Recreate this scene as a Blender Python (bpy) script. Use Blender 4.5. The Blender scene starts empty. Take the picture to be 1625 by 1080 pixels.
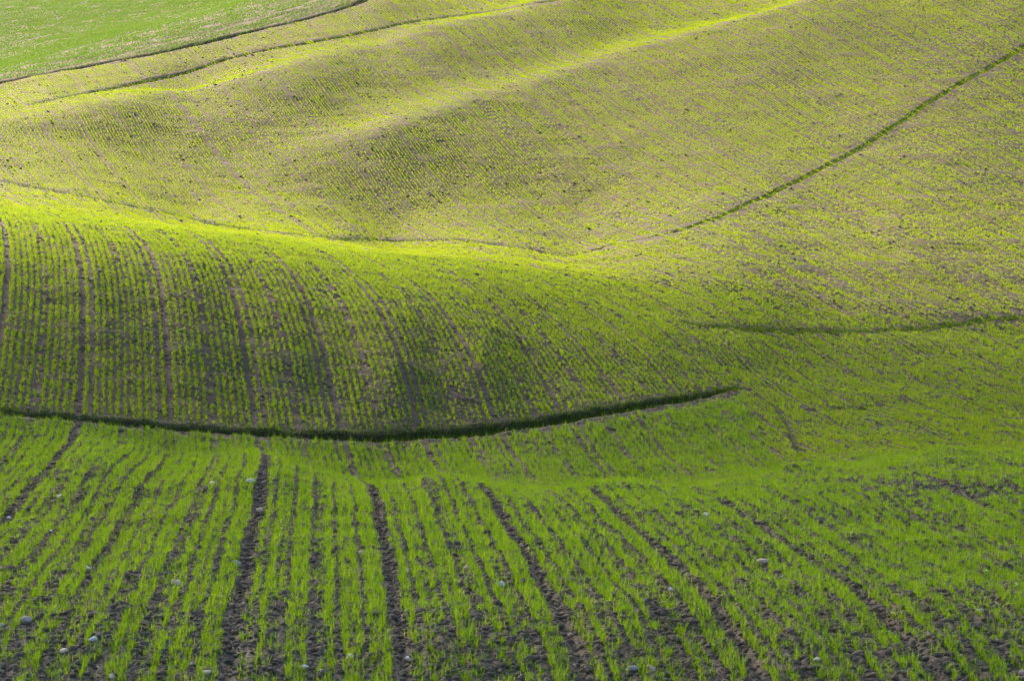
import bpy, math, random
import numpy as np
from mathutils import Vector

random.seed(7)
RNG = np.random.default_rng(11)
scene = bpy.context.scene
COL = scene.collection
R = math.radians

# ------------------------------------------------------------------ camera model (photo 1625 x 1080)
F_PX = 4608.0
PITCH = R(-6.5)
CP, SP = math.cos(PITCH), math.sin(PITCH)

def ray(px, py):
    """slopes X/Y and Z/Y of the view line through a photo pixel (camera at the origin, looking along +Y)"""
    u = (np.asarray(px, float) - 812.5) / F_PX
    v = (540.0 - np.asarray(py, float)) / F_PX
    dy = CP - v * SP
    return u / dy, (SP + v * CP) / dy

def project(X, Y, Z):
    d = Y * CP + Z * SP
    return 812.5 + F_PX * X / d, 540.0 - F_PX * (-Y * SP + Z * CP) / d

# ------------------------------------------------------------------ noise
def _hash(i, j, seed):
    h = (i.astype(np.int64) * 374761393 + j.astype(np.int64) * 668265263 + seed * 1442695041) & 0xFFFFFFFF
    h = ((h ^ (h >> 13)) * 1274126177) & 0xFFFFFFFF
    h = h ^ (h >> 16)
    return (h & 0xFFFFFF) / float(0xFFFFFF)

def vnoise(x, y, seed=0):
    """smooth value noise in -1..1"""
    x = np.asarray(x, float); y = np.asarray(y, float)
    i = np.floor(x); j = np.floor(y)
    fx = x - i; fy = y - j
    fx = fx * fx * (3 - 2 * fx); fy = fy * fy * (3 - 2 * fy)
    a = _hash(i, j, seed); b = _hash(i + 1, j, seed); c = _hash(i, j + 1, seed); d = _hash(i + 1, j + 1, seed)
    return 2 * ((a * (1 - fx) + b * fx) * (1 - fy) + (c * (1 - fx) + d * fx) * fy) - 1

# ------------------------------------------------------------------ the lie of the land
# surveyed points: (column, row in the photo, distance in metres); the land is the thin-plate surface through them
CONTROL = []
def prof(px, pts):
    for py, d in pts: CONTROL.append((px, py, d))
# the near slope: a gentle hump that falls away to the valley
FG = [(1150, 24.6), (1080, 26.0), (1010, 27.4), (954, 29.5), (902, 32.4), (847, 36.0)]
for px in (-120, 150, 420, 700, 980, 1260, 1500, 1750):
    prof(px, FG)
prof(-120, [(790, 39.0), (735, 43.5), (690, 47.5)])
prof(150, [(800, 38.8), (738, 42.5), (720, 45.3), (706, 47.6), (688, 49.4)])
prof(420, [(805, 38.8), (750, 42.2), (735, 44.8), (724, 47.2), (709, 49.6)])
prof(700, [(812, 38.8), (772, 42.0), (757, 44.5), (768, 47.5), (752, 51.0)])
prof(980, [(815, 39.0), (780, 42.0), (764, 45.0), (790, 48.3), (776, 52.0)])
prof(1260, [(805, 39.0), (765, 43.0), (742, 46.5), (772, 49.8), (758, 53.2)])
prof(1500, [(800, 39.0), (745, 43.5), (716, 48.0), (746, 51.5), (726, 56.0)])
prof(1750, [(790, 39.0), (730, 43.5), (694, 48.5), (726, 52.0), (706, 57.5)])
# the rounded hill beyond the ditch
prof(-150, [(655, 50), (640, 51), (550, 54.5), (450, 59), (375, 66), (335, 75), (290, 98), (205, 112), (160, 126)])
prof(0, [(662, 50.3), (645, 51.5), (550, 55.5), (450, 60), (378, 67), (342, 75), (288, 98), (200, 112), (150, 127)])
prof(150, [(672, 51.2), (655, 52.5), (550, 56.7), (450, 61), (380, 68), (355, 75)])
prof(300, [(685, 52.4), (667, 53.5), (550, 57.8), (450, 62.3), (395, 68), (370, 75), (343, 97), (250, 110), (165, 125)])
prof(450, [(697, 53.4), (680, 54.5), (550, 59), (450, 64.5), (400, 72), (383, 79)])
prof(620, [(705, 54), (688, 55.2), (600, 58), (500, 63), (430, 72), (402, 82), (380, 98), (250, 112), (180, 121)])
prof(760, [(700, 55), (678, 56.5), (580, 60.5), (480, 68), (420, 79), (396, 92)])
prof(900, [(720, 55.4), (664, 58.5), (570, 64), (480, 73), (430, 84), (402, 95), (300, 107), (190, 121)])
prof(1040, [(735, 55.6), (640, 61), (560, 67.5), (490, 76.5), (420, 88)])
prof(1170, [(738, 55.8), (650, 63), (610, 67), (540, 73), (440, 85)])
# the hollow on the right and the long slope behind
prof(1280, [(728, 56.5), (640, 66), (560, 74.5)])
prof(1300, [(500, 81), (400, 92), (250, 109), (100, 128), (0, 143)])
prof(1450, [(690, 60.5), (620, 70), (540, 78.5), (440, 88)])
prof(1625, [(660, 66), (600, 73), (510, 83), (420, 91), (300, 103), (180, 116), (80, 128), (0, 140)])
prof(1790, [(640, 68), (590, 75), (505, 84), (420, 92), (300, 104), (180, 117), (70, 130), (0, 142)])
# the skyline folds at the top and the field behind the boundary
prof(600, [(90, 134), (30, 141)])
prof(900, [(100, 132), (10, 146)])
prof(300, [(30, 180), (-10, 235)])
prof(0, [(100, 160), (50, 200), (0, 240)])
prof(-150, [(115, 160), (60, 200), (0, 245)])
prof(590, [(-40, 205)])
prof(900, [(-60, 185)]); prof(1300, [(-80, 175)]); prof(1700, [(-80, 170)])
prof(100, [(-60, 330)]); prof(800, [(-130, 330)]); prof(1600, [(-170, 330)])

# the line of the long ditch is surveyed closely; coarser points beside it are left out
_dpx = [-150, 0, 150, 300, 450, 620, 760, 900, 1000, 1100, 1172]
_dpy = [640, 655, 668, 681, 692, 699, 690, 667, 650, 634, 617]
_dX, _dD = [-150, -70, 139, 336, 523, 691, 827, 938, 1031, 1103, 1172], [50.3, 50.6, 51.7, 52.9, 54.1, 55.5, 57.2, 59.1, 61.1, 63.3, 66.2]
CONTROL = [c for c in CONTROL if not (49 < c[2] < 66 and -160 < c[0] < 1172 and abs(c[1] - np.interp(c[0], _dpx, _dpy)) < 26)]
for _x in range(-150, 1173, 40):
    CONTROL.append((_x, float(np.interp(_x, _dpx, _dpy)), float(np.interp(_x, _dX, _dD))))
for _x in range(-100, 640, 50):
    CONTROL.append((_x, float(np.interp(_x, [-150, 0, 150, 300, 450, 590, 690], [152, 130, 104, 74, 38, 0, -28])), float(np.interp(_x, [-150, 300, 690], [128, 138, 149]))))
_cp = np.array(CONTROL)
_s, _b = ray(_cp[:, 0], _cp[:, 1])
_Y = _cp[:, 2]
# carry both edges outward so that the land goes on beyond the frame
ext = []
for px, py, d in CONTROL:
    s, b = ray(px, py)
    if px <= -100: ext.append((s - 0.10, d, b + 0.004)); ext.append((s - 0.25, d, b + 0.012))
    if px >= 1740: ext.append((s + 0.10, d, b + 0.006)); ext.append((s + 0.25, d, b + 0.020))
ext = np.array(ext)
TS = np.concatenate([_s, ext[:, 0]]) * 6.0
TL = np.log(np.concatenate([_Y, ext[:, 1]]))
TV = np.concatenate([_b, ext[:, 2]])

def _U(r2):
    return 0.5 * r2 * np.log(np.maximum(r2, 1e-12))

def tps_fit(lam=5e-5):
    n = len(TS)
    K = _U((TS[:, None] - TS[None]) ** 2 + (TL[:, None] - TL[None]) ** 2) + lam * np.eye(n)
    P = np.stack([np.ones(n), TS, TL], 1)
    A = np.zeros((n + 3, n + 3)); A[:n, :n] = K; A[:n, n:] = P; A[n:, :n] = P.T
    return np.linalg.solve(A, np.concatenate([TV, np.zeros(3)]))
_w = tps_fit()

def tps(s, lnY):
    x = np.ravel(s) * 6.0; l = np.ravel(lnY)
    out = np.empty_like(x)
    for i in range(0, len(x), 20000):
        a = x[i:i + 20000]; c = l[i:i + 20000]
        out[i:i + 20000] = _U((a[:, None] - TS) ** 2 + (c[:, None] - TL) ** 2) @ _w[:-3] + _w[-3] + _w[-2] * a + _w[-1] * c
    return out.reshape(np.shape(s))

# a coarse table of the smooth land, read by bicubic-free bilinear look-up
TAB_S = np.linspace(-0.45, 0.45, 361)
TAB_L = np.linspace(math.log(22.0), math.log(330.0), 541)
_gs, _gl = np.meshgrid(TAB_S, TAB_L)
TAB = tps(_gs, _gl)

def base_z(X, Y):
    X = np.asarray(X, float); Y = np.asarray(Y, float)
    Yc = np.clip(Y, 22.0, 330.0)
    s = np.clip(X / Yc, -0.4499, 0.4499)
    fs = (s - TAB_S[0]) / (TAB_S[1] - TAB_S[0]); fl = (np.log(Yc) - TAB_L[0]) / (TAB_L[1] - TAB_L[0])
    i = np.clip(np.floor(fs).astype(int), 0, len(TAB_S) - 2); j = np.clip(np.floor(fl).astype(int), 0, len(TAB_L) - 2)
    fs = fs - i; fl = fl - j
    b = (TAB[j, i] * (1 - fs) + TAB[j, i + 1] * fs) * (1 - fl) + (TAB[j + 1, i] * (1 - fs) + TAB[j + 1, i + 1] * fs) * fl
    z = b * Yc
    z = np.where(Y < 22.0, np.where(Y > 0, z * (Y / 22.0) - 1.7 * (1 - Y / 22.0), -1.7 - 0.06 * Y * (Y < 0)), z)
    z = np.where(Y > 330.0, z + 0.10 * (Y - 330.0), z)
    return z

def hit(px, py, zf=base_z, y0=24.0, y1=320.0, n=3000):
    """where the view line through a photo pixel meets the land"""
    a, b = ray(px, py)
    Y = np.exp(np.linspace(math.log(y0), math.log(y1), n))
    below = zf(a * Y, Y) >= b * Y
    k = int(np.argmax(below)) if below.any() else n - 1
    return float(a * Y[k]), float(Y[k])

def polyline(pts, step=0.25, zf=base_z):
    P = np.array([hit(px, py, zf) for px, py in pts])
    # Catmull-Rom through the points, then even spacing
    Q = np.vstack([2 * P[0] - P[1], P, 2 * P[-1] - P[-2]])
    out = []
    for i in range(1, len(Q) - 2):
        t = np.linspace(0, 1, 24, endpoint=False)[:, None]
        p0, p1, p2, p3 = Q[i - 1], Q[i], Q[i + 1], Q[i + 2]
        out.append(0.5 * (2 * p1 + (p2 - p0) * t + (2 * p0 - 5 * p1 + 4 * p2 - p3) * t ** 2 + (3 * p1 - p0 - 3 * p2 + p3) * t ** 3))
    C = np.vstack(out + [P[-1:]])
    d = np.concatenate([[0], np.cumsum(np.hypot(*np.diff(C, axis=0).T))])
    m = max(2, int(d[-1] / step))
    t = np.linspace(0, d[-1], m)
    C = np.stack([np.interp(t, d, C[:, 0]), np.interp(t, d, C[:, 1])], 1)
    for _ in range(6):
        C[1:-1] = 0.25 * C[:-2] + 0.5 * C[1:-1] + 0.25 * C[2:]
    return C

def line_dist(X, Y, C, reach=30.0):
    """signed distance to a polyline (positive on its left) and the arc position 0..1"""
    X = np.ravel(X); Y = np.ravel(Y)
    D = np.full(X.shape, 1e9); S = np.zeros(X.shape); T = np.zeros(X.shape)
    m = (X > C[:, 0].min() - reach) & (X < C[:, 0].max() + reach) & (Y > C[:, 1].min() - reach) & (Y < C[:, 1].max() + reach)
    idx = np.nonzero(m)[0]
    step = max(1, len(C) // 90)
    Cs = C[::step] if (len(C) - 1) % step == 0 else np.vstack([C[::step], C[-1:]])
    A = Cs[:-1]; B = Cs[1:]; V = B - A; L2 = (V ** 2).sum(1)
    for i in range(0, len(idx), 20000):
        k = idx[i:i + 20000]
        wx = X[k][:, None] - A[:, 0]; wy = Y[k][:, None] - A[:, 1]
        t = np.clip((wx * V[:, 0] + wy * V[:, 1]) / L2, 0, 1)
        dx = wx - t * V[:, 0]; dy = wy - t * V[:, 1]
        d = np.hypot(dx, dy); j = d.argmin(1); r = np.arange(len(k))
        D[k] = d[r, j]
        S[k] = np.sign(V[j, 0] * wy[r, j] - V[j, 1] * wx[r, j])
        T[k] = (j + t[r, j]) / len(A)
    return D, S, T

# folds of the long slope: (polyline, height, width on the near side, width on the far side)
RIDGES = [
    (polyline([(30, 218), (180, 196), (300, 174), (450, 140), (600, 104), (760, 60), (870, 30), (960, 4), (1040, -20)], 1.0), 0.72, 8.0, 3.0, 0.20),
    (polyline([(420, 310), (560, 264), (680, 225), (800, 189), (1000, 123), (1150, 74), (1290, 34), (1420, -4)], 1.0), 0.85, 10.0, 3.0, 0.30),
]
def fold_z(X, Y):
    sh = np.shape(X); z = np.zeros(np.size(X))
    for C, amp, wn, wf, fd in RIDGES:
        D, S, T = line_dist(X, Y, C, 26.0)
        side = np.where(S > 0, wf, wn)        # the lines run left to right, away: their left is the far side
        fade = np.clip(T / fd, 0, 1); fade = fade * fade * (3 - 2 * fade)
        z += amp * fade * np.exp(-(D / side) ** 2)
    return z.reshape(sh)

def land_z(X, Y):
    return base_z(X, Y) + fold_z(X, Y)

# ditches and furrows: photo polyline, half width, depth
DITCHES = {
    'main':     ([(-70, 647), (0, 655), (150, 668), (300, 681), (450, 692), (620, 699), (760, 690), (900, 667), (1000, 650), (1100, 634), (1150, 625), (1172, 616)], 0.19, 0.18),
    'slope':    ([(860, 402), (960, 391), (1040, 376), (1120, 352), (1200, 318), (1300, 270), (1400, 213), (1500, 148), (1625, 76), (1700, 32)], 0.1, 0.11),
    'hollow':   ([(1062, 511), (1130, 517), (1200, 523), (1300, 526), (1400, 524), (1500, 516), (1625, 504), (1700, 497)], 0.16, 0.07),
    'boundary': ([(-70, 143), (0, 130), (150, 104), (300, 74), (450, 38), (590, 0), (690, -28)], 0.3, 0.14),
    'ridge':    ([(50, 167), (200, 136), (330, 104), (500, 66), (620, 43), (750, 22), (870, 3), (930, -9)], 0.2, 0.09),
    'valley':   ([(0, 287), (100, 306), (200, 326), (300, 346), (400, 366), (500, 377), (600, 379), (700, 381), (800, 391), (860, 399)], 0.16, 0.04),
    'short':    ([(1285, 650), (1340, 648), (1400, 641)], 0.12, 0.06),
    'path':     ([(1190, 622), (1222, 640), (1250, 680), (1276, 730)], 0.05, 0.04),
}
LINES = {k: polyline(v[0], 0.2, land_z) for k, v in DITCHES.items()}
for _ in range(260):
    for C in (LINES['main'], LINES['boundary']): C[1:-1] = 0.25 * C[:-2] + 0.5 * C[1:-1] + 0.25 * C[2:]

# drill rows: straight lines in plan that bend gently to the left with distance; U is the distance across them
_ky = np.array([0, 20, 43, 50, 56, 66, 80, 98, 130, 200, 400.0])
_ks = np.array([-.065, -.065, -.065, -.115, -.13, -.185, -.245, -.27, -.275, -.28, -.28])
_yy = np.linspace(0, 400, 8001)
_cc = np.concatenate([[0], np.cumsum(0.5 * (np.interp(_yy[1:], _ky, _ks) + np.interp(_yy[:-1], _ky, _ks)) * np.diff(_yy))])
ROW = 0.136
BAND = 12
U0 = -2.07 - float(np.interp(43.0, _yy, _cc))
def bend(Y): return np.interp(Y, _yy, _cc)

def ditch_carve(X, Y):
    sh = np.shape(X); z = np.zeros(np.size(X))
    for k, (pts, w, dep) in DITCHES.items():
        D, S, T = line_dist(X, Y, LINES[k], 4.0)
        ends = np.clip(np.minimum(T, 1 - T) / (0.02 if k == 'slope' else 0.10), 0, 1)
        wob = 1 + 0.07 * vnoise(np.ravel(X) * 0.8, np.ravel(Y) * 0.8, 5)
        q = D / (w * wob * ((1 - 0.55 * np.clip((T - 0.6) / 0.3, 0, 1)) if k == 'main' else 1))
        z -= dep * ends * np.exp(-q ** 4)
        z += 0.05 * dep * ends * np.exp(-((q - 1.7) / 0.45) ** 2)       # low spoil lips
    return z.reshape(sh)

def fine_z(X, Y):
    near = np.clip((64 - Y) / 14.0, 0, 1); midr = np.clip((95 - Y) / 12.0, 0, 1)
    mid = np.clip((120 - Y) / 40.0, 0, 1)
    C = LINES['main']; D, S, T = line_dist(X, Y, C, 6.0); calm = np.clip((D.reshape(np.shape(X)) - 0.3) / 2.5, 0.12, 1)
    z = calm * (0.035 * vnoise(X / 2.3, Y / 2.3, 1) + 0.025 * vnoise(X / 0.9, Y / 0.9, 2))
    z += 0.022 * vnoise(X / 0.33, Y / 0.33, 3) * (0.4 + 0.6 * mid)
    c1 = vnoise(X / 0.13, Y / 0.13, 4); c2 = vnoise(X / 0.065, Y / 0.065, 6)
    z += near * (0.020 * np.maximum(c1, -0.2) + 0.011 * c2)
    z += (1 - near) * midr * 0.020 * np.maximum(vnoise(X / 0.16, Y / 0.16, 7), -0.3)
    u = X - bend(Y) - U0
    tram = ((u + ROW * BAND * 0.5) % (ROW * BAND)) - ROW * BAND * 0.5
    z -= calm * mid * 0.035 * np.exp(-(tram / 0.11) ** 2) * np.clip((Y - 22) / 4, 0, 1)
    z -= near * 0.010 * np.cos(2 * math.pi * u / ROW)
    return z

# ------------------------------------------------------------------ terrain sheet
sc = np.linspace(-0.205, 0.205, 495)
so = 0.205 * np.exp(np.linspace(0, math.log(3.2 / 0.205), 36))[1:]
GS = np.concatenate([-so[::-1], sc, so])
GY = np.concatenate([np.linspace(-60, 20, 17)[:-1], np.linspace(20, 24.2, 12)[:-1],
                     np.exp(np.arange(math.log(24.2), math.log(165), 0.00125)),
                     np.exp(np.linspace(math.log(165), math.log(520), 130))[1:]])
MY, MS = np.meshgrid(GY, GS, indexing='ij')
MX = MS * np.maximum(MY, 20.0)
MZ = land_z(MX, MY) + ditch_carve(MX, MY) + fine_z(MX, MY)

def ground(X, Y):
    """height of the finished terrain mesh at X, Y (Y > 20)"""
    X = np.asarray(X, float); Y = np.asarray(Y, float)
    s = X / np.maximum(Y, 20.0)
    i = np.clip(np.searchsorted(GS, s) - 1, 0, len(GS) - 2); j = np.clip(np.searchsorted(GY, Y) - 1, 0, len(GY) - 2)
    fs = np.clip((s - GS[i]) / (GS[i + 1] - GS[i]), 0, 1); fy = np.clip((Y - GY[j]) / (GY[j + 1] - GY[j]), 0, 1)
    return (MZ[j, i] * (1 - fs) + MZ[j, i + 1] * fs) * (1 - fy) + (MZ[j + 1, i] * (1 - fs) + MZ[j + 1, i + 1] * fs) * fy

def mesh_from(name, V, Fq=None, Ft=None, smooth=True, attrs=None):
    me = bpy.data.meshes.new(name)
    V = np.asarray(V, np.float32).reshape(-1, 3)
    nq = 0 if Fq is None else len(Fq); nt = 0 if Ft is None else len(Ft)
    me.vertices.add(len(V)); me.vertices.foreach_set('co', V.ravel())
    loops = np.concatenate([np.ravel(Fq) if nq else np.zeros(0, int), np.ravel(Ft) if nt else np.zeros(0, int)]).astype(np.int32)
    me.loops.add(len(loops)); me.loops.foreach_set('vertex_index', loops)
    st = np.concatenate([np.arange(nq) * 4, nq * 4 + np.arange(nt) * 3]).astype(np.int32)
    me.polygons.add(nq + nt); me.polygons.foreach_set('loop_start', st)
    me.update(calc_edges=True)
    if smooth and nq + nt: me.polygons.foreach_set('use_smooth', np.ones(nq + nt, bool))
    for k, (typ, a) in (attrs or {}).items():
        at = me.attributes.new(k, typ, 'POINT')
        at.data.foreach_set('vector' if typ == 'FLOAT_VECTOR' else 'value', np.ascontiguousarray(a).ravel())
    return me

def link(name, me, mat=None, parent=None):
    o = bpy.data.objects.new(name, me); COL.objects.link(o)
    if mat: me.materials.append(mat)
    if parent: o.parent = parent
    return o

def tag(o, label=None, cat=None, group=None, kind=None):
    for k, v in (('label', label), ('category', cat), ('group', group), ('kind', kind)):
        if v: o[k] = v
    return o

# ------------------------------------------------------------------ materials
class NT:
    def __init__(self, mat):
        mat.use_nodes = True
        self.t = mat.node_tree; self.t.nodes.clear()
    def n(self, typ, **kw):
        nd = self.t.nodes.new(typ)
        for k, v in kw.items():
            if k.startswith('i_'): nd.inputs[k[2:].replace('_', ' ')].default_value = v
            else: setattr(nd, k, v)
        return nd
    def l(self, a, b): self.t.links.new(a, b)

def ramp(nt, stops):
    r = nt.n('ShaderNodeValToRGB'); e = r.color_ramp.elements
    while len(e) < len(stops): e.new(0.5)
    for q, (p, c) in zip(e, stops): q.position = p; q.color = (*c, 1)
    return r

def soil_material(name, tone=1.0, grey=0.0):
    m = bpy.data.materials.new(name); nt = NT(m)
    geo = nt.n('ShaderNodeNewGeometry')
    big = nt.n('ShaderNodeTexNoise', i_Scale=0.22, i_Detail=4.0); nt.l(geo.outputs['Position'], big.inputs['Vector'])
    med = nt.n('ShaderNodeTexNoise', i_Scale=2.6, i_Detail=6.0, i_Roughness=0.65); nt.l(geo.outputs['Position'], med.inputs['Vector'])
    fin = nt.n('ShaderNodeTexNoise', i_Scale=26.0, i_Detail=5.0, i_Roughness=0.7); nt.l(geo.outputs['Position'], fin.inputs['Vector'])
    a = ramp(nt, [(0.30, (0.066 * tone, 0.053 * tone, 0.035 * tone)), (0.55, (0.107 * tone, 0.090 * tone, 0.061 * tone)), (0.78, (0.176 * tone, 0.149 * tone, 0.104 * tone))])
    nt.l(fin.outputs['Fac'], a.inputs['Fac'])
    b = ramp(nt, [(0.35, (0.78, 0.78, 0.82)), (0.65, (1.12, 1.05, 0.96))]); nt.l(med.outputs['Fac'], b.inputs['Fac'])
    c = ramp(nt, [(0.38, (0.88, 0.90, 0.95)), (0.62, (1.12, 1.03, 0.97))]); nt.l(big.outputs['Fac'], c.inputs['Fac'])
    m1 = nt.n('ShaderNodeMix', data_type='RGBA', blend_type='MULTIPLY'); m1.inputs[0].default_value = 1
    nt.l(a.outputs['Color'], m1.inputs[6]); nt.l(b.outputs['Color'], m1.inputs[7])
    m2 = nt.n('ShaderNodeMix', data_type='RGBA', blend_type='MULTIPLY'); m2.inputs[0].default_value = 1
    nt.l(m1.outputs[2], m2.inputs[6]); nt.l(c.outputs['Color'], m2.inputs[7])
    bs = nt.n('ShaderNodeBsdfPrincipled', i_Roughness=0.95); bs.inputs['Specular IOR Level'].default_value = 0.15
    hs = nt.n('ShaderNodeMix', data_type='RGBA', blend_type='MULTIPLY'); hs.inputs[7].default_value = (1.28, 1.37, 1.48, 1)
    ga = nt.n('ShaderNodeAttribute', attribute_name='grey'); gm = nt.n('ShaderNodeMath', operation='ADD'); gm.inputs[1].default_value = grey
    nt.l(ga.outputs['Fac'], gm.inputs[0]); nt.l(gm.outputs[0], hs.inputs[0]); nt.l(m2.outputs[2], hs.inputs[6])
    nt.l(hs.outputs[2], bs.inputs['Base Color'])
    bp = nt.n('ShaderNodeBump', i_Strength=0.6, i_Distance=0.03)
    nt.l(fin.outputs['Fac'], bp.inputs['Height']); nt.l(bp.outputs['Normal'], bs.inputs['Normal'])
    out = nt.n('ShaderNodeOutputMaterial'); nt.l(bs.outputs['BSDF'], out.inputs['Surface'])
    return m

def leaf_material(name, dif, tra, fac=0.5, vary=0.25, patch=0.35, patchw=0.2):
    m = bpy.data.materials.new(name); nt = NT(m)
    inf = nt.n('ShaderNodeObjectInfo'); at = nt.n('ShaderNodeAttribute', attribute_name='tint')
    geo = nt.n('ShaderNodeNewGeometry')
    ns = nt.n('ShaderNodeTexNoise', i_Scale=patch, i_Detail=3.0); nt.l(geo.outputs['Position'], ns.inputs['Vector'])
    def col(c):
        lo = tuple(x * (1 - vary) for x in c); hi = (c[0] * (1 + vary * 1.6), c[1] * (1 + vary), c[2] * (1 + vary))
        mx = nt.n('ShaderNodeMix', data_type='RGBA'); mx.inputs[6].default_value = (*lo, 1); mx.inputs[7].default_value = (*hi, 1)
        ad = nt.n('ShaderNodeMath', operation='MULTIPLY_ADD'); ad.inputs[1].default_value = 0.35
        nt.l(inf.outputs['Random'], ad.inputs[0])
        mu = nt.n('ShaderNodeMath', operation='MULTIPLY_ADD'); mu.inputs[1].default_value = 0.45
        nt.l(at.outputs['Fac'], mu.inputs[0])
        m3 = nt.n('ShaderNodeMath', operation='MULTIPLY'); m3.inputs[1].default_value = patchw
        nt.l(ns.outputs['Fac'], m3.inputs[0]); nt.l(m3.outputs[0], mu.inputs[2]); nt.l(mu.outputs[0], ad.inputs[2])
        nt.l(ad.outputs[0], mx.inputs[0])
        dr = nt.n('ShaderNodeMapRange'); dr.inputs['From Min'].default_value = 0.90; dr.inputs['From Max'].default_value = 0.97; dr.inputs['To Max'].default_value = 0.75
        nt.l(at.outputs['Fac'], dr.inputs['Value'])
        m4 = nt.n('ShaderNodeMix', data_type='RGBA'); m4.inputs[7].default_value = (c[1] * 1.25, c[1] * 0.95, c[1] * 0.16, 1)
        nt.l(dr.outputs[0], m4.inputs[0]); nt.l(mx.outputs[2], m4.inputs[6])
        return m4.outputs[2]
    d = nt.n('ShaderNodeBsdfPrincipled', i_Roughness=0.55); d.inputs['Specular IOR Level'].default_value = 0.10
    nt.l(col(dif), d.inputs['Base Color'])
    t = nt.n('ShaderNodeBsdfTranslucent'); nt.l(col(tra), t.inputs['Color'])
    mx = nt.n('ShaderNodeMixShader'); mx.inputs[0].default_value = fac
    nt.l(d.outputs[0], mx.inputs[1]); nt.l(t.outputs[0], mx.inputs[2])
    out = nt.n('ShaderNodeOutputMaterial'); nt.l(mx.outputs[0], out.inputs['Surface'])
    return m

M_SOIL = soil_material('ploughed_soil', 0.72)
M_CLOD = soil_material('soil_clod', 0.8, 1.0)
M_WHEAT = leaf_material('wheat_leaf_sunlit', (0.040, 0.185, 0.006), (0.295, 0.42, 0.008), 0.46)  # far copy of the crop: sunlit yellow put into the leaf colour
M_WHEAT_MID = leaf_material('wheat_leaf_knoll', (0.040, 0.182, 0.006), (0.265, 0.41, 0.008), 0.46)  # same crop, tinted between the sunlit and the shaded copy
M_WHEAT_NEAR = leaf_material('wheat_leaf_shaded', (0.036, 0.172, 0.006), (0.215, 0.385, 0.006), 0.46)  # same crop again: greener look of the shade put into the leaf colour
M_DITCH = leaf_material('ditch_grass', (0.040, 0.095, 0.010), (0.07, 0.14, 0.010), 0.4, 0.5)
M_MEADOW = leaf_material('meadow_leaf', (0.075, 0.165, 0.020), (0.085, 0.185, 0.020), 0.42, 0.35, 0.035, 0.9)

# ------------------------------------------------------------------ terrain object
nr, nc = MX.shape
ii = np.arange(nr * nc).reshape(nr, nc)
quads = np.stack([ii[:-1, :-1], ii[:-1, 1:], ii[1:, 1:], ii[1:, :-1]], -1).reshape(-1, 4)
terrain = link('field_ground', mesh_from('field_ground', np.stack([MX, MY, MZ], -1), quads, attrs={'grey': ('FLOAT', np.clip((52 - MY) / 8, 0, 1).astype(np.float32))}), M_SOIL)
tag(terrain, 'rolling bare brown soil of the drilled hillsides and valley', 'ground', kind='structure')

# ------------------------------------------------------------------ plants
def blade_verts(base, az, lean, length, width, segs, curl):
    """a curved tapering leaf as a strip"""
    V = []
    p = np.array(base, float); ang = lean
    d2 = np.array([math.cos(az), math.sin(az)]); sd = np.array([-d2[1], d2[0], 0.0])
    for k in range(segs + 1):
        t = k / segs
        w = width * (1 - 0.92 * t ** 1.6) * (0.7 + 0.3 * min(1, t * 4))
        V.append(p - sd * w / 2); V.append(p + sd * w / 2)
        st = length / segs
        p = p + np.array([d2[0] * math.sin(ang), d2[1] * math.sin(ang), math.cos(ang)]) * st
        ang += curl / segs
    return V

def build_blades(name, blades, mat, segs):
    V, Fq, T = [], [], []
    for b in blades:
        o = len(V); V += blade_verts(*b[:5], segs, b[5]); tn = random.random()
        T += [tn] * (2 * (segs + 1))
        for k in range(segs): Fq.append((o + 2 * k, o + 2 * k + 1, o + 2 * k + 3, o + 2 * k + 2))
    me = mesh_from(name, V, np.array(Fq), attrs={'tint': ('FLOAT', np.array(T, np.float32))})
    me.materials.append(mat)
    return me

def strip(L, per_m, hmin, hmax, width, segs, spread, nleaf, gap, tuft=0.011, lean=0.26):
    """a length of drilled row: tufts of curved leaves a few centimetres apart, thick and thin stretches"""
    bl = []; ph = random.random() * 10
    n = max(1, int(L * per_m))
    for i in range(n):
        y = (i + 0.5 + random.gauss(0, 0.28)) / n * L - L / 2
        if vnoise(np.array([y * 4.0 + ph]), np.array([ph]), 9)[0] < gap: continue
        if random.random() < 0.10 + 0.25 * max(0, gap + 0.5): continue
        x0 = random.gauss(0, spread); h = random.uniform(hmin, hmax)
        for _ in range(random.randint(*nleaf)):
            bl.append(((x0 + random.gauss(0, tuft), y + random.gauss(0, tuft), -0.01), random.uniform(0, 2 * math.pi),
                       abs(random.gauss(0.12, lean)), h * random.uniform(.55, 1.1), width * random.uniform(.7, 1.2), random.uniform(0.2, 1.6)))
    return bl

LIB = bpy.data.collections.new('plant_library')    # source shapes for the scatter, not linked to the scene
def library(name, items):
    c = bpy.data.collections.new(name)
    for k, me in enumerate(items):
        o = bpy.data.objects.new(f'{name}_{k:02d}', me); c.objects.link(o)
    return c

GAPS = [-0.75, -0.35, 0.05, 0.4]                   # four thicknesses of stand
NV = 5
def strips(name, L, mat, **kw):
    return library(name, [build_blades(name, strip(L, gap=g, **kw), mat, kw['segs']) for g in GAPS for _ in range(NV)])

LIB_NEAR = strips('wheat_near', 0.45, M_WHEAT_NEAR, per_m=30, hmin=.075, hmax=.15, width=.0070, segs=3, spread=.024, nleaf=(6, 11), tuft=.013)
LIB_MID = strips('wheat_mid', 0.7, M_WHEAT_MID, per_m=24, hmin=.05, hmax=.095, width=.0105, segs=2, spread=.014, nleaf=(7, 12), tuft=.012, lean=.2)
LIB_FAR = strips('wheat_far', 1.2, M_WHEAT, per_m=32, hmin=.042, hmax=.078, width=.0125, segs=2, spread=.008, nleaf=(4, 8), tuft=.009, lean=.16)

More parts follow.
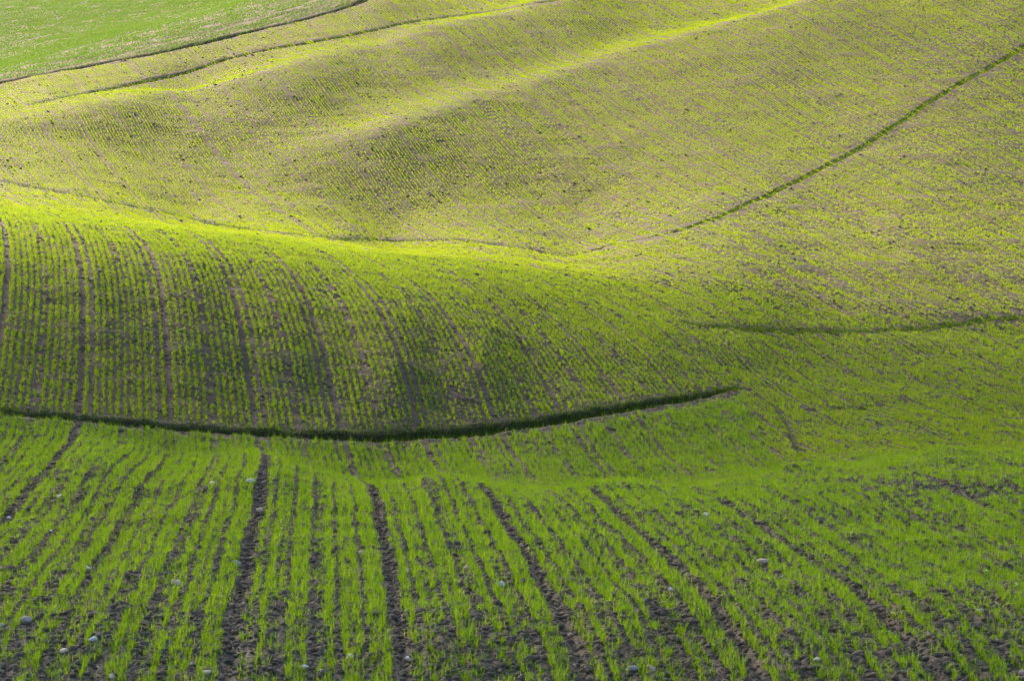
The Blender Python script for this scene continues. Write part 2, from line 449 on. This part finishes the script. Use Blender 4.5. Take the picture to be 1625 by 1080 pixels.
def scatter(name, P, ROT, SCL, IDX, coll):
    """one object of kind stuff: shapes of a library set at the given points"""
    me = mesh_from(name, P, attrs={'rot': ('FLOAT_VECTOR', ROT.astype(np.float32)), 'scl': ('FLOAT_VECTOR', SCL.astype(np.float32)), 'pick': ('INT', IDX.astype(np.int32))})
    o = link(name, me)
    g = bpy.data.node_groups.new(name + '_scatter', 'GeometryNodeTree')
    g.interface.new_socket('Geometry', in_out='INPUT', socket_type='NodeSocketGeometry')
    g.interface.new_socket('Geometry', in_out='OUTPUT', socket_type='NodeSocketGeometry')
    N = g.nodes; Lk = g.links
    gi = N.new('NodeGroupInput'); go = N.new('NodeGroupOutput')
    ip = N.new('GeometryNodeInstanceOnPoints'); ci = N.new('GeometryNodeCollectionInfo')
    ci.inputs['Collection'].default_value = coll; ci.inputs['Separate Children'].default_value = True; ci.inputs['Reset Children'].default_value = True
    def attr(nm, typ):
        a = N.new('GeometryNodeInputNamedAttribute'); a.data_type = typ; a.inputs['Name'].default_value = nm; return a.outputs['Attribute']
    e2r = N.new('FunctionNodeEulerToRotation')
    Lk.new(attr('rot', 'FLOAT_VECTOR'), e2r.inputs[0])
    Lk.new(gi.outputs[0], ip.inputs['Points']); Lk.new(ci.outputs[0], ip.inputs['Instance'])
    ip.inputs['Pick Instance'].default_value = True
    Lk.new(attr('pick', 'INT'), ip.inputs['Instance Index'])
    Lk.new(e2r.outputs[0], ip.inputs['Rotation']); Lk.new(attr('scl', 'FLOAT_VECTOR'), ip.inputs['Scale'])
    Lk.new(ip.outputs[0], go.inputs[0])
    md = o.modifiers.new('scatter', 'NODES'); md.node_group = g
    return o

def in_view(X, Y, Z, mx=140, top=-60, bot=1200):
    px, py = project(X, Y, Z)
    return (px > -mx) & (px < 1625 + mx) & (py > top) & (py < bot)

def clear_of(X, Y, names, margin):
    ok = np.ones(X.shape, bool)
    for k in names:
        D, S, T = line_dist(X, Y, LINES[k], 4.0)
        ok &= (D > DITCHES[k][1] * margin)
    return ok

def behind_boundary(X, Y):
    D, S, T = line_dist(X, Y, LINES['boundary'], 400.0)
    return S > 0

def drill(y0, y1, L, field=None):
    """strip positions along every row between two distances"""
    umin, umax = 1e9, -1e9
    for y in (y0, y1):
        c = float(bend(y)); umin = min(umin, -0.215 * y - c); umax = max(umax, 0.215 * y - c)
    ks = np.arange(math.floor((umin - U0) / ROW), math.ceil((umax - U0) / ROW) + 1)
    slope = np.interp(0.5 * (y0 + y1), _ky, _ks)
    ys = np.arange(y0, y1, L / math.hypot(1, slope) * 0.97)
    K, Yc = np.meshgrid(ks, ys, indexing='ij')
    K = K.ravel(); Yc = Yc.ravel() + RNG.uniform(-.1, .1, K.size) * L
    m = K % BAND
    bandf = _hash(K // BAND, K * 0 + 5, 24)
    keep = (m != 0) | (bandf + 0.35 * vnoise(Yc / 9.0, K * 0.7, 32) > np.where(Yc > 84, 0.66, np.where(Yc < 52, 0.82, 2.0)))
    rowf = 0.75 + 0.3 * _hash(K, K * 0 + 3, 21)
    half = np.where(_hash(K // BAND, K * 0 + 1, 22) > 0.5, 6, 7)
    rowf = np.where(m == half, rowf * 0.32, rowf)
    rowf = np.where(m == 0, 0.55, rowf)
    rowf = np.where((Yc < 50) & ((m == 3) | (m == 9)) & (_hash(K, K * 0 + 6, 26) > 0.2), rowf * (0.44 + 0.40 * np.clip((Yc - 36) / 8, 0, 1)), rowf)
    rowf = np.where((Yc > 80) & (_hash(K, K * 0 + 9, 25) > 0.8), rowf * 0.6, rowf)
    rowf = np.where(_hash(K, K * 0 + 8, 23) > 0.93, rowf * 0.55, rowf)
    inw = np.where(Yc > 52, np.where((K // BAND) % 2 == 0, 0.004, -0.048), 0.012)
    off = np.where(m == 1, inw, np.where(m == BAND - 1, -inw, 0)) + np.where(K % 2 == 0, 0.014, -0.014) * np.clip((52 - Yc) / 6, 0, 1)
    U = U0 + K * ROW + off
    X = U + bend(Yc) + 0.022 * vnoise(Yc / 1.7, K * 0.08, 31) + np.where(Yc < 54, 0.012, 0.006) * vnoise(Yc / 0.5, K * 1.0, 33)
    keep &= np.abs(X) < 0.2 * Yc
    K, Yc, U, X, rowf = K[keep], Yc[keep], U[keep], X[keep], rowf[keep]
    Z = land_z(X, Yc)
    v = in_view(X, Yc, Z)
    K, Yc, U, X, rowf = K[v], Yc[v], U[v], X[v], rowf[v]
    return X, Yc, U, rowf

def place(X, Yc, U, L):
    """ends of each strip on the ground -> position, rotation, length factor"""
    sl = np.interp(Yc, _ky, _ks); h = L / np.sqrt(1 + sl * sl) / 2
    y1 = Yc - h; y2 = Yc + h; dx = X - bend(Yc)
    x1 = dx + bend(y1); x2 = dx + bend(y2)
    z1 = ground(x1, y1); z2 = ground(x2, y2)
    T = np.stack([x2 - x1, y2 - y1, z2 - z1], 1); ln = np.linalg.norm(T, axis=1)
    yaw = np.arctan2(-T[:, 0], T[:, 1]); pit = np.arcsin(T[:, 2] / ln)
    P = np.stack([(x1 + x2) / 2, Yc, (z1 + z2) / 2], 1)
    return P, np.stack([pit, np.zeros_like(pit), yaw], 1), ln / L

BARE = [(polyline([(1250, 770), (1320, 766), (1450, 769), (1640, 797)], 0.3), 0.55, 0.38),
        (polyline([(1330, 738), (1450, 727), (1640, 716)], 0.3), 0.8, 0.30)]
def stand(X, Y, rowf, bias):
    near = np.clip((56 - Y) / 8, 0, 1); far = np.clip((Y - 76) / 10, 0, 1)
    big = vnoise(X / 9.0, Y / 9.0, 43); med = vnoise(X / 2.2, Y / 3.5, 41); sml = vnoise(X / 0.5, Y / 0.9, 42)
    d = rowf * (0.70 + (0.16 + 0.10 * near - 0.06 * far) * med + (0.16 + 0.06 * near - 0.11 * far) * sml + 0.12 * big) + bias
    d = d - 0.05 * np.clip((X - 4) / 12, 0, 1) * far + 0.06 * far - near * 0.16 * np.clip((X - 1.5) / 2, 0, 1) * np.clip((Y - 42) / 3, 0, 1) * (1 + med)
    d = d + near * 0.10 * np.clip((X - 3) / 4, 0, 1) + near * 0.08 * np.clip((Y - 38) / 6, 0, 1) * np.clip((6 - X) / 5, 0, 1) - near * 0.07 * np.clip((33 - Y) / 7, 0, 1)
    for C, wd, amt in BARE:
        D, S, T = line_dist(X, Y, C, 6.0); d = d - amt * np.exp(-(D / wd) ** 2)
    return d

def wheat(name, label, bands, mask, bias=0.0):
    parts = []
    for y0, y1, L, coll in bands:
        X, Y, U, rf = drill(y0, y1, L)
        m = mask(X, Y)
        X, Y, U, rf = X[m], Y[m], U[m], rf[m]
        d = stand(X, Y, rf, bias)
        m = d > 0.06
        X, Y, U, d = X[m], Y[m], U[m], d[m]
        P, ROT, ln = place(X, Y, U, L)
        lev = np.clip(((0.72 - d) / 0.66 * 4).astype(int), 0, 3)
        idx = lev * NV + RNG.integers(0, NV, len(d))
        flip = np.where(RNG.random(len(d)) > .5, 1.0, -1.0)
        s = 0.85 + 0.3 * RNG.random(len(d)) + 0.1 * np.clip(d, 0, 1)
        SCL = np.stack([s * flip, ln, s], 1)
        parts.append((coll, P, ROT, SCL, idx))
    obs = []
    for coll in {id(p[0]): p[0] for p in parts}.values():
        q = [p for p in parts if p[0] is coll]
        o = scatter(name, *[np.concatenate([p[i] for p in q]) for i in (1, 2, 3, 4)], coll)
        tag(o, label, 'young wheat', kind='stuff'); obs.append(o)
    return obs

# which side of the main ditch: the near slope lies on its right
def near_side(X, Y):
    C = LINES['main']
    yl = np.interp(X, C[:, 0], C[:, 1], left=C[0, 1], right=56.0)
    return Y < yl
ALLD = ['main', 'slope', 'hollow', 'boundary', 'ridge', 'valley', 'short', 'path']
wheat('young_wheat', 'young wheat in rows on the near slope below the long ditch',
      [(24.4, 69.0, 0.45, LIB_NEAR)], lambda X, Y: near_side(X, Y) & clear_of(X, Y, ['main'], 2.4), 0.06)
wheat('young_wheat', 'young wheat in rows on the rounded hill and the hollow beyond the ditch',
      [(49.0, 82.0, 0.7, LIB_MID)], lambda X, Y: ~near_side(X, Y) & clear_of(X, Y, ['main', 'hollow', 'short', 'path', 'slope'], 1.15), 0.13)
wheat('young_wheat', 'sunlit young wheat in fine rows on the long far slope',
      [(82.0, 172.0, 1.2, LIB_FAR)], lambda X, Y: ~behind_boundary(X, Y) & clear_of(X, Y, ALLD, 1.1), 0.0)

# grass field behind the boundary: rows run along the boundary
def meadow():
    lib = library('meadow_strip', [build_blades('meadow_strip', strip(2.0, 26, .06, .13, .02, 2, .06, (3, 5), g), M_MEADOW, 2) for g in (-.9, -.6, -.3, .1) for _ in range(3)])
    C = LINES['boundary']; d0 = C[-1] - C[0]; d0 = d0 / np.linalg.norm(d0); nrm = np.array([-d0[1], d0[0]])
    a = np.arange(-60, 330, 1.95); b = np.arange(-14, 160, 0.33)
    A, B = np.meshgrid(a, b); A = A.ravel() + RNG.uniform(-.9, .9, A.size); B = B.ravel() + RNG.uniform(-.05, .05, A.size)
    X = C[0, 0] + d0[0] * A + nrm[0] * B; Y = C[0, 1] + d0[1] * A + nrm[1] * B
    m = (np.abs(X) < 0.2 * Y) & (Y < 300) & behind_boundary(X, Y)
    X, Y, A, B = X[m], Y[m], A[m], B[m]
    Z = ground(X, Y); v = in_view(X, Y, Z, 60, -40)
    X, Y, A, B, Z = X[v], Y[v], A[v], B[v], Z[v]
    dens = 0.68 + 0.80 * vnoise(A / 70.0, B / 9.0, 61) + 0.25 * vnoise(A / 9, B / 1.5, 62)
    dens = np.maximum(dens, 0.45); k = clear_of(X, Y, ['boundary'], 1.1)
    k &= ~((np.floor(B / 0.33) % 29) < 1)
    X, Y, A, B, Z, dens = X[k], Y[k], A[k], B[k], Z[k], dens[k]
    z2 = ground(X + d0[0], Y + d0[1])
    yaw = math.atan2(-d0[0], d0[1])
    ROT = np.stack([np.arctan(z2 - Z), np.zeros_like(Z), np.full_like(Z, yaw)], 1)
    lev = np.clip(((1.0 - dens) * 4.5).astype(int), 0, 3)
    s = 0.9 + 0.3 * RNG.random(len(X))
    o = scatter('meadow_grass', np.stack([X, Y, Z], 1), ROT, np.stack([s, np.ones_like(s), s], 1), lev * 3 + RNG.integers(0, 3, len(X)), lib)
    tag(o, 'paler green grass of the field beyond the far boundary ditch', 'grass', kind='stuff')
meadow()

# ------------------------------------------------------------------ clods
def ico(sub):
    import bmesh
    bm = bmesh.new(); bmesh.ops.create_icosphere(bm, subdivisions=sub, radius=1.0)
    V = np.array([v.co[:] for v in bm.verts]); Fc = np.array([[v.index for v in f.verts] for f in bm.faces]); bm.free()
    return V, Fc

def lump(seed, sub=2, rough=0.35, flat=0.7, facet=0.0):
    V, Fc = ico(sub)
    r = 1 + rough * (0.6 * vnoise(V[:, 0] * 1.4 + seed * 7.1 + V[:, 2], V[:, 1] * 1.4 - V[:, 2] * 0.8, seed) + 0.4 * vnoise(V[:, 0] * 3.2 + V[:, 2] * 2, V[:, 1] * 3.2 + seed, seed + 50))
    V = V * r[:, None]
    V[:, 2] *= flat
    rs = np.random.default_rng(seed); V[:, 0] *= rs.uniform(.8, 1.3)
    return V, Fc

def clod_lib():
    L = []
    for k in range(10):
        V, Fc = lump(100 + k, 2, 0.5, 0.75)
        me = mesh_from('clod', V, Ft=Fc, smooth=False); me.materials.append(M_CLOD); L.append(me)
    return library('soil_clod_shape', L)
LIB_CLOD = clod_lib()

def clods(name, label, n, y0, y1, smin, smax, power, sink=0.25):
    Y = np.sqrt(RNG.uniform(y0 ** 2, y1 ** 2, n)); X = RNG.uniform(-.2, .2, n) * Y
    Z = ground(X, Y); v = in_view(X, Y, Z) & ~behind_boundary(X, Y)
    X, Y, Z = X[v], Y[v], Z[v]
    s = smin * (smax / smin) ** (RNG.random(len(X)) ** power)
    # the wheel tracks were rolled: fewer big clods there
    ROT = np.stack([RNG.uniform(-.4, .4, len(X)), RNG.uniform(-.4, .4, len(X)), RNG.uniform(0, 6.28, len(X))], 1)
    S = np.stack([s * RNG.uniform(.8, 1.3, len(X)), s, s * RNG.uniform(.7, 1.1, len(X))], 1)
    o = scatter(name, np.stack([X, Y, Z + s * sink], 1), ROT, S, RNG.integers(0, 10, len(X)), LIB_CLOD)
    tag(o, label, 'clods', kind='stuff')
clods('soil_clods', 'crumbly grey brown clods between the rows of the near slope', 190000, 24.4, 50.0, .007, .042, 2.3)
clods('soil_clods', 'scattered dark earth clods over the hills beyond the ditch', 15000, 70.0, 170.0, .02, .058, 3.4)
clods('soil_clods', 'small dark clods between the rows on the rounded hill and in the hollow', 60000, 50.0, 84.0, .011, .038, 2.6)

def straw():
    m = bpy.data.materials.new('dry_straw'); nt = NT(m); inf = nt.n('ShaderNodeObjectInfo')
    r = ramp(nt, [(0.0, (.20, .15, .08)), (1.0, (.46, .38, .22))]); nt.l(inf.outputs['Random'], r.inputs['Fac'])
    b = nt.n('ShaderNodeBsdfPrincipled', i_Roughness=0.7); nt.l(r.outputs['Color'], b.inputs['Base Color'])
    out = nt.n('ShaderNodeOutputMaterial'); nt.l(b.outputs[0], out.inputs['Surface'])
    items = [build_blades('straw_piece', [((0, 0, 0), random.uniform(0, 6), 1.35, random.uniform(.05, .11), random.uniform(.004, .008), random.uniform(-.2, .35))], m, 3) for _ in range(6)]
    lib = library('straw_piece', items)
    n = 1500; Y = np.sqrt(RNG.uniform(24.4 ** 2, 50 ** 2, n)); X = RNG.uniform(-.2, .2, n) * Y; Z = ground(X, Y); v = in_view(X, Y, Z); X, Y, Z = X[v], Y[v], Z[v]
    o = scatter('dry_straw', np.stack([X, Y, Z + .012], 1), np.stack([RNG.normal(0, .2, len(X)), RNG.normal(0, .2, len(X)), RNG.uniform(0, 6.28, len(X))], 1), np.ones((len(X), 3)), RNG.integers(0, 6, len(X)), lib)
    tag(o, 'bits of pale dry straw lying on the near slope', 'straw', kind='stuff')
straw()

# ------------------------------------------------------------------ ditches: a dark earth bed and the rank grass on its banks
def ditch(key, label, grass_per_m, h, mat, cat='ditch'):
    C = LINES[key]; w, dep = DITCHES[key][1:]
    T = np.gradient(C, axis=0); T /= np.linalg.norm(T, axis=1)[:, None]; Nn = np.stack([-T[:, 1], T[:, 0]], 1)
    mid = len(C) // 2
    org = np.array([C[mid, 0], C[mid, 1], float(ground(C[mid, 0], C[mid, 1]))])
    root = bpy.data.objects.new('grassy_ditch', None); COL.objects.link(root); root.location = org; root.empty_display_size = .3
    tag(root, label, cat)
    offs = np.linspace(-1.35, 1.35, 13) * w
    wn = (1 - 0.55 * np.clip((np.linspace(0, 1, len(C)) - 0.6) / 0.3, 0, 1)) if key == 'main' else np.ones(len(C))
    offs = offs[None] * wn[:, None]
    PX = C[:, 0][:, None] + Nn[:, 0][:, None] * offs; PY = C[:, 1][:, None] + Nn[:, 1][:, None] * offs
    PZ = ground(PX, PY) + 0.012
    PZ[:, 0] -= .05; PZ[:, -1] -= .05
    n, c = PX.shape; q = np.arange(n * c).reshape(n, c)
    Fq = np.stack([q[:-1, :-1], q[:-1, 1:], q[1:, 1:], q[1:, :-1]], -1).reshape(-1, 4)
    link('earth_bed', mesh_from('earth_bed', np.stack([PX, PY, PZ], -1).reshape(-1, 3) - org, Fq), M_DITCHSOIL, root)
    # grass on the banks
    L = np.hypot(*np.diff(C, axis=0).T).sum(); nb = int(L * grass_per_m)
    t = RNG.random(nb) * (len(C) - 1.001); i = t.astype(int); f = t - i
    clump = 0.5 + 0.5 * vnoise(t * 0.6, t * 0, 77)
    o = RNG.normal(0, 0.62 * w, nb) * (0.75 + 0.5 * (0.5 + 0.5 * vnoise(t * 0.05, t * 0, 78)))
    o = (o + (0.35 * w if key == 'main' else 0)) * wn[i]
    X = C[i, 0] * (1 - f) + C[i + 1, 0] * f + Nn[i, 0] * o; Y = C[i, 1] * (1 - f) + C[i + 1, 1] * f + Nn[i, 1] * o
    Z = ground(X, Y)
    bl = []
    for a in range(nb):
        if random.random() > 0.35 + 0.75 * clump[a]: continue
        bl.append(((X[a] - org[0], Y[a] - org[1], Z[a] - org[2] - .01), random.uniform(0, 6.283), abs(random.gauss(.25, .25)),
                   h * random.uniform(.35, 1.4) * (0.55 + 0.45 * min(1, min(t[a], len(C) - t[a]) / (0.16 * len(C)))), 0.012 + 0.0001 * Y[a], random.uniform(.3, 1.5)))
    me = build_blades('bank_grass', bl, mat, 2); me.materials.clear()
    tag(link('bank_grass', me, mat, root), kind='stuff')
    return root
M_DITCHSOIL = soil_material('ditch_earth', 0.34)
ditch('main', 'long dark grassy ditch curving along the foot of the rounded hill', 1500, .11, M_DITCH)
ditch('slope', 'dark straight ditch climbing the far slope to the upper right', 620, .12, M_DITCH)
ditch('hollow', 'faint green ditch running across the hollow on the right', 600, .13, M_DITCH)
ditch('boundary', 'brown boundary ditch between the far slope and the paler grass field', 60, .20, M_DITCH)
ditch('ridge', 'thin dark furrow running along the topmost ridge below the boundary', 120, .16, M_DITCH)
ditch('valley', 'faint furrow along the dip behind the crest of the rounded hill', 90, .13, M_DITCH)
ditch('short', 'short faint furrow in the green valley floor at the right', 160, .12, M_DITCH)
ditch('path', 'short dark gully bending down from the end of the long ditch', 90, .06, M_DITCH)

# ------------------------------------------------------------------ stones on the near slope, one by one
def stone_material(name, c, c2):
    m = bpy.data.materials.new(name); nt = NT(m)
    tc = nt.n('ShaderNodeTexCoord'); ns = nt.n('ShaderNodeTexNoise', i_Scale=14.0, i_Detail=6.0); nt.l(tc.outputs['Object'], ns.inputs['Vector'])
    r = ramp(nt, [(0.35, c2), (0.62, c)]); nt.l(ns.outputs['Fac'], r.inputs['Fac'])
    b = nt.n('ShaderNodeBsdfPrincipled', i_Roughness=0.8); nt.l(r.outputs['Color'], b.inputs['Base Color'])
    bp = nt.n('ShaderNodeBump', i_Strength=0.4, i_Distance=0.004); nt.l(ns.outputs['Fac'], bp.inputs['Height']); nt.l(bp.outputs['Normal'], b.inputs['Normal'])
    out = nt.n('ShaderNodeOutputMaterial'); nt.l(b.outputs[0], out.inputs['Surface'])
    return m
SM = {'cream': stone_material('cream_stone', (.56, .48, .34), (.30, .24, .16)), 'white': stone_material('white_stone', (.66, .64, .60), (.36, .34, .31)),
      'grey': stone_material('grey_stone', (.30, .29, .28), (.16, .155, .15)), 'blue': stone_material('bluish_stone', (.40, .45, .46), (.20, .22, .23)),
      'pink': stone_material('pinkish_stone', (.44, .31, .23), (.22, .16, .12)), 'brown': stone_material('brown_stone', (.25, .20, .15), (.13, .11, .09)),
      'dark': M_CLOD}
# (photo x, photo y, width px, height/width, colour, label)
STONES = [
    (281, 925, 18, .6, 'cream', 'rounded cream stone with a pinkish end left of the wide bare wheel track'),
    (140, 902, 9, .8, 'white', 'small upright pale stone in bare soil at the far left of the near slope'),
    (94, 788, 14, .6, 'cream', 'dull cream stone high on the left of the near slope beside a dark hole'),
    (14, 821, 9, .6, 'white', 'small white stone at the left edge beneath the upper stone beside a hole'),
    (81, 842, 6, .6, 'white', 'tiny bright white pebble among the wheat at upper left'),
    (12, 904, 30, .5, 'dark', 'large dark brown clod casting a black hollow at the left edge'),
    (41, 917, 6, .7, 'cream', 'tiny cream pebble just beside the large dark clod at the left edge'),
    (148, 1014, 17, .6, 'blue', 'grey white domed stone at lower left in a bare gap between rows'),
    (40, 984, 24, .55, 'grey', 'broad grey stone half hidden in wheat at lower left'),
    (101, 1033, 13, .6, 'cream', 'yellowish flat stone tucked in wheat below the domed grey stone'),
    (177, 1073, 13, .7, 'cream', 'yellowish stone at the very bottom left among the wheat'),
    (3, 992, 12, .7, 'grey', 'grey stone cut by the left edge near the bottom'),
    (398, 763, 15, .6, 'blue', 'bluish white stone in the wide bare wheel track just below the crest'),
    (412, 810, 14, .7, 'pink', 'pinkish cream stone at the right edge of the wide bare wheel track'),
    (336, 767, 12, .5, 'cream', 'flat pale stone between rows just left of the wide bare wheel track near the crest'),
    (375, 894, 17, .6, 'grey', 'tilted beige slab in the wide bare wheel track halfway down'),
    (447, 838, 7, .8, 'cream', 'small cream pebble in the bare strip right of the wide wheel track'),
    (575, 877, 15, .5, 'pink', 'flat pink stone with a dark underside between two rows near the middle'),
    (342, 1026, 9, 1.0, 'pink', 'small upright pinkish stone near the bottom, between wheat tufts'),
    (328, 1066, 16, .45, 'cream', 'flat cream stone at the bottom, beneath the upright pinkish stone'),
    (304, 1053, 8, .7, 'white', 'small whitish pebble beside the flat cream stone at the bottom'),
    (351, 945, 6, .7, 'white', 'tiny white pebble below the tilted beige slab'),
    (483, 1058, 16, .45, 'white', 'flat white stone at the bottom beneath a bare strip, left of its small companion'),
    (508, 1064, 9, .6, 'white', 'small pale stone just right of the flat white stone at the bottom'),
    (556, 1041, 12, .6, 'white', 'white stone at the left edge of the central bare strip near the bottom'),
    (646, 906, 5, 1.5, 'white', 'tiny upright bright white chip beside the central bare strip'),
    (647, 1044, 12, .6, 'white', 'bright white angular stone in the row right of the central bare strip'),
    (618, 1001, 10, .55, 'cream', 'upper of two cream pebbles in the central bare strip'),
    (613, 1013, 7, .7, 'cream', 'lower of two cream pebbles in the central bare strip'),
    (742, 901, 11, .7, 'pink', 'small reddish stone among wheat left of the bluish two tone stone'),
    (796, 927, 16, .65, 'blue', 'two tone white and bluish stone right of centre in the near slope'),
    (1064, 934, 8, .7, 'white', 'small round bright white pebble in wheat right of centre'),
    (950, 1009, 6, .8, 'white', 'tiny white pebble right of a bare strip at lower centre right'),
    (906, 1007, 9, .7, 'pink', 'small dull pinkish stone in the bare strip left of the tiny white pebble'),
    (912, 1055, 7, .8, 'pink', 'small peach pebble at the bottom left of the pair of long stones'),
    (1003, 1061, 24, .4, 'grey', 'long grey white stone at the bottom, left of the smooth beige stone'),
    (1034, 1060, 17, .55, 'pink', 'smooth beige oval stone at the bottom, right of the long grey stone'),
    (1120, 817, 13, .6, 'white', 'bright white stone by a bare wheel track below the crest at right'),
    (1212, 890, 21, .45, 'pink', 'wide pale pinkish stone between rows on the right of the near slope'),
    (1241, 916, 6, .9, 'blue', 'tiny bluish white pebble just below the wide pinkish stone'),
    (1297, 1046, 12, .45, 'cream', 'flat cream stone lying in wheat at lower right'),
    (1416, 973, 12, .5, 'pink', 'brownish pink stone in the wide wheel track at lower right'),
    (1554, 970, 14, .65, 'pink', 'pinkish stone beside a dark clod in the wheat at far right'),
    (1565, 905, 12, .3, 'white', 'thin flat white chip lying in the wheat at the far right'),
    (1614, 927, 8, .7, 'cream', 'small cream stone near the right edge, above the pinkish stone'),
    (1621, 1068, 14, .7, 'pink', 'pinkish stone cut by the right edge at the bottom'),
    (1267, 789, 17, .5, 'dark', 'dark clod on top of the wheat just below the crest at right'),
    (977, 944, 15, .6, 'dark', 'dark round clod in wheat left of the round white pebble'),
]
def ground_hit(px, py):
    a, b = ray(px, py); Y = np.linspace(24.5, 50.0, 2600)
    below = ground(a * Y, Y) >= b * Y
    k = int(np.argmax(below)) if below.any() else len(Y) - 1
    return float(a * Y[k]), float(Y[k])
for k, (px, py, wpx, asp, colr, lab) in enumerate(STONES):
    X, Y = ground_hit(px, py + wpx * asp * 0.4)
    wm = wpx / F_PX * Y / CP
    V, Fc = lump(300 + k, 2, 0.62, 1.0)
    V = V / (V.max(0) - V.min(0)) * np.array([wm, wm * random.uniform(.65, .95), wm * asp * 1.15])
    o = link('stone' if colr != 'dark' else 'earth_clod', mesh_from('stone', V, Ft=Fc, smooth=False), SM[colr])
    o.location = (X, Y, float(ground(X, Y)) + wm * asp * 0.42)
    o.rotation_euler = (0, random.uniform(-.25, .25), random.uniform(-.5, .5))
    tag(o, lab, 'stone' if colr != 'dark' else 'clod', 'pale stones on the near slope' if colr != 'dark' else 'large clods on the near slope')

# ------------------------------------------------------------------ light
SUN_EL, SUN_AZ = R(22.0), R(33.0)                 # azimuth measured from the view direction towards the left
to_sun = Vector((-math.sin(SUN_AZ) * math.cos(SUN_EL), math.cos(SUN_AZ) * math.cos(SUN_EL), math.sin(SUN_EL)))
sl = bpy.data.lights.new('sun', 'SUN'); sl.energy = 5.0; sl.angle = R(1.0); sl.color = (1.0, 0.83, 0.53)
so_ = bpy.data.objects.new('sun', sl); COL.objects.link(so_)
so_.rotation_euler = to_sun.to_track_quat('Z', 'Y').to_euler()
so_.location = (-40, 60, 60)
w = bpy.data.worlds.new('World'); scene.world = w; w.use_nodes = True
nt = w.node_tree; bg = nt.nodes['Background']
sky = nt.nodes.new('ShaderNodeTexSky'); sky.sky_type = 'NISHITA'; sky.sun_disc = False
sky.sun_elevation = SUN_EL; sky.sun_rotation = -SUN_AZ
sky.air_density = 0.8; sky.dust_density = 3.0; sky.ozone_density = 0.6
nt.links.new(sky.outputs[0], bg.inputs['Color']); bg.inputs['Strength'].default_value = 0.15

# ------------------------------------------------------------------ a broken cloud whose shadow lies over the near slope and the valley
def cloud():
    H = 0
    V_all, F_all = [], []; off = 0
    rs = np.random.default_rng(5)
    spots = []
    for _ in range(1500):
        x = rs.uniform(-26, 30); y = rs.uniform(12, 78)
        # shade edge: far side of the shade as a line across the hill
        edge = float(np.interp(x, [-7, -2, 4, 9, 14], [59.5, 57.0, 54.5, 66, 75]))
        if y > edge or rs.random() > ((edge - y) / (8.0 if x < 6 else 16.0)) ** 0.8: continue      # the margin thins out
        spots.append((x, y))
    for _ in range(160):
        spots.append((rs.uniform(-17, -3), rs.uniform(43, 54)))
    for _ in range(260):
        x = rs.uniform(6, 24); y = rs.uniform(48, 76)
        if rs.random() < (np.interp(x, [5, 9, 14], [54, 65, 73]) - y) / 14.0: spots.append((x, y))
    V, Fc = ico(3)
    for k, (x, y) in enumerate(spots):
        z = float(base_z(x, y))
        t = 480 + rs.uniform(-6, 6)
        c = np.array([x, y, z]) + np.array(to_sun) * t
        r = rs.uniform(3.0, 5.4) if y > 46 and x > 6 else rs.uniform(1.8, 3.5)
        d = 1 + 0.28 * vnoise(V[:, 0] * 2 + k, V[:, 1] * 2 + V[:, 2] * 1.7, k)
        V_all.append(V * d[:, None] * r + c); F_all.append(Fc + off); off += len(V)
    m = bpy.data.materials.new('cloud_vapour'); nt = NT(m)
    a = nt.n('ShaderNodeBsdfTransparent'); b = nt.n('ShaderNodeBsdfTranslucent'); b.inputs['Color'].default_value = (.9, .9, .9, 1)
    mx = nt.n('ShaderNodeMixShader'); mx.inputs[0].default_value = 0.18
    nt.l(a.outputs[0], mx.inputs[1]); nt.l(b.outputs[0], mx.inputs[2])
    out = nt.n('ShaderNodeOutputMaterial'); nt.l(mx.outputs[0], out.inputs['Surface'])
    o = link('cloud', mesh_from('cloud', np.vstack(V_all), Ft=np.vstack(F_all)), m)
    tag(o, 'broken low white cloud drifting over the fields', 'cloud', kind='stuff')
cloud()

# ------------------------------------------------------------------ camera and colour
cam = bpy.data.cameras.new('camera'); co = bpy.data.objects.new('camera', cam); COL.objects.link(co)
cam.sensor_width = 36.0; cam.lens = 36.0 * F_PX / 1625.0
cam.clip_start = 0.5; cam.clip_end = 3000
co.location = (0, 0, 0); co.rotation_euler = (R(90) + PITCH, 0, 0)
scene.camera = co
vs = scene.view_settings
vs.view_transform = 'Standard'; vs.look = 'None'; vs.gamma = 1.0; vs.exposure = 1.68
scene.cycles.max_bounces = 8; scene.cycles.transparent_max_bounces = 64
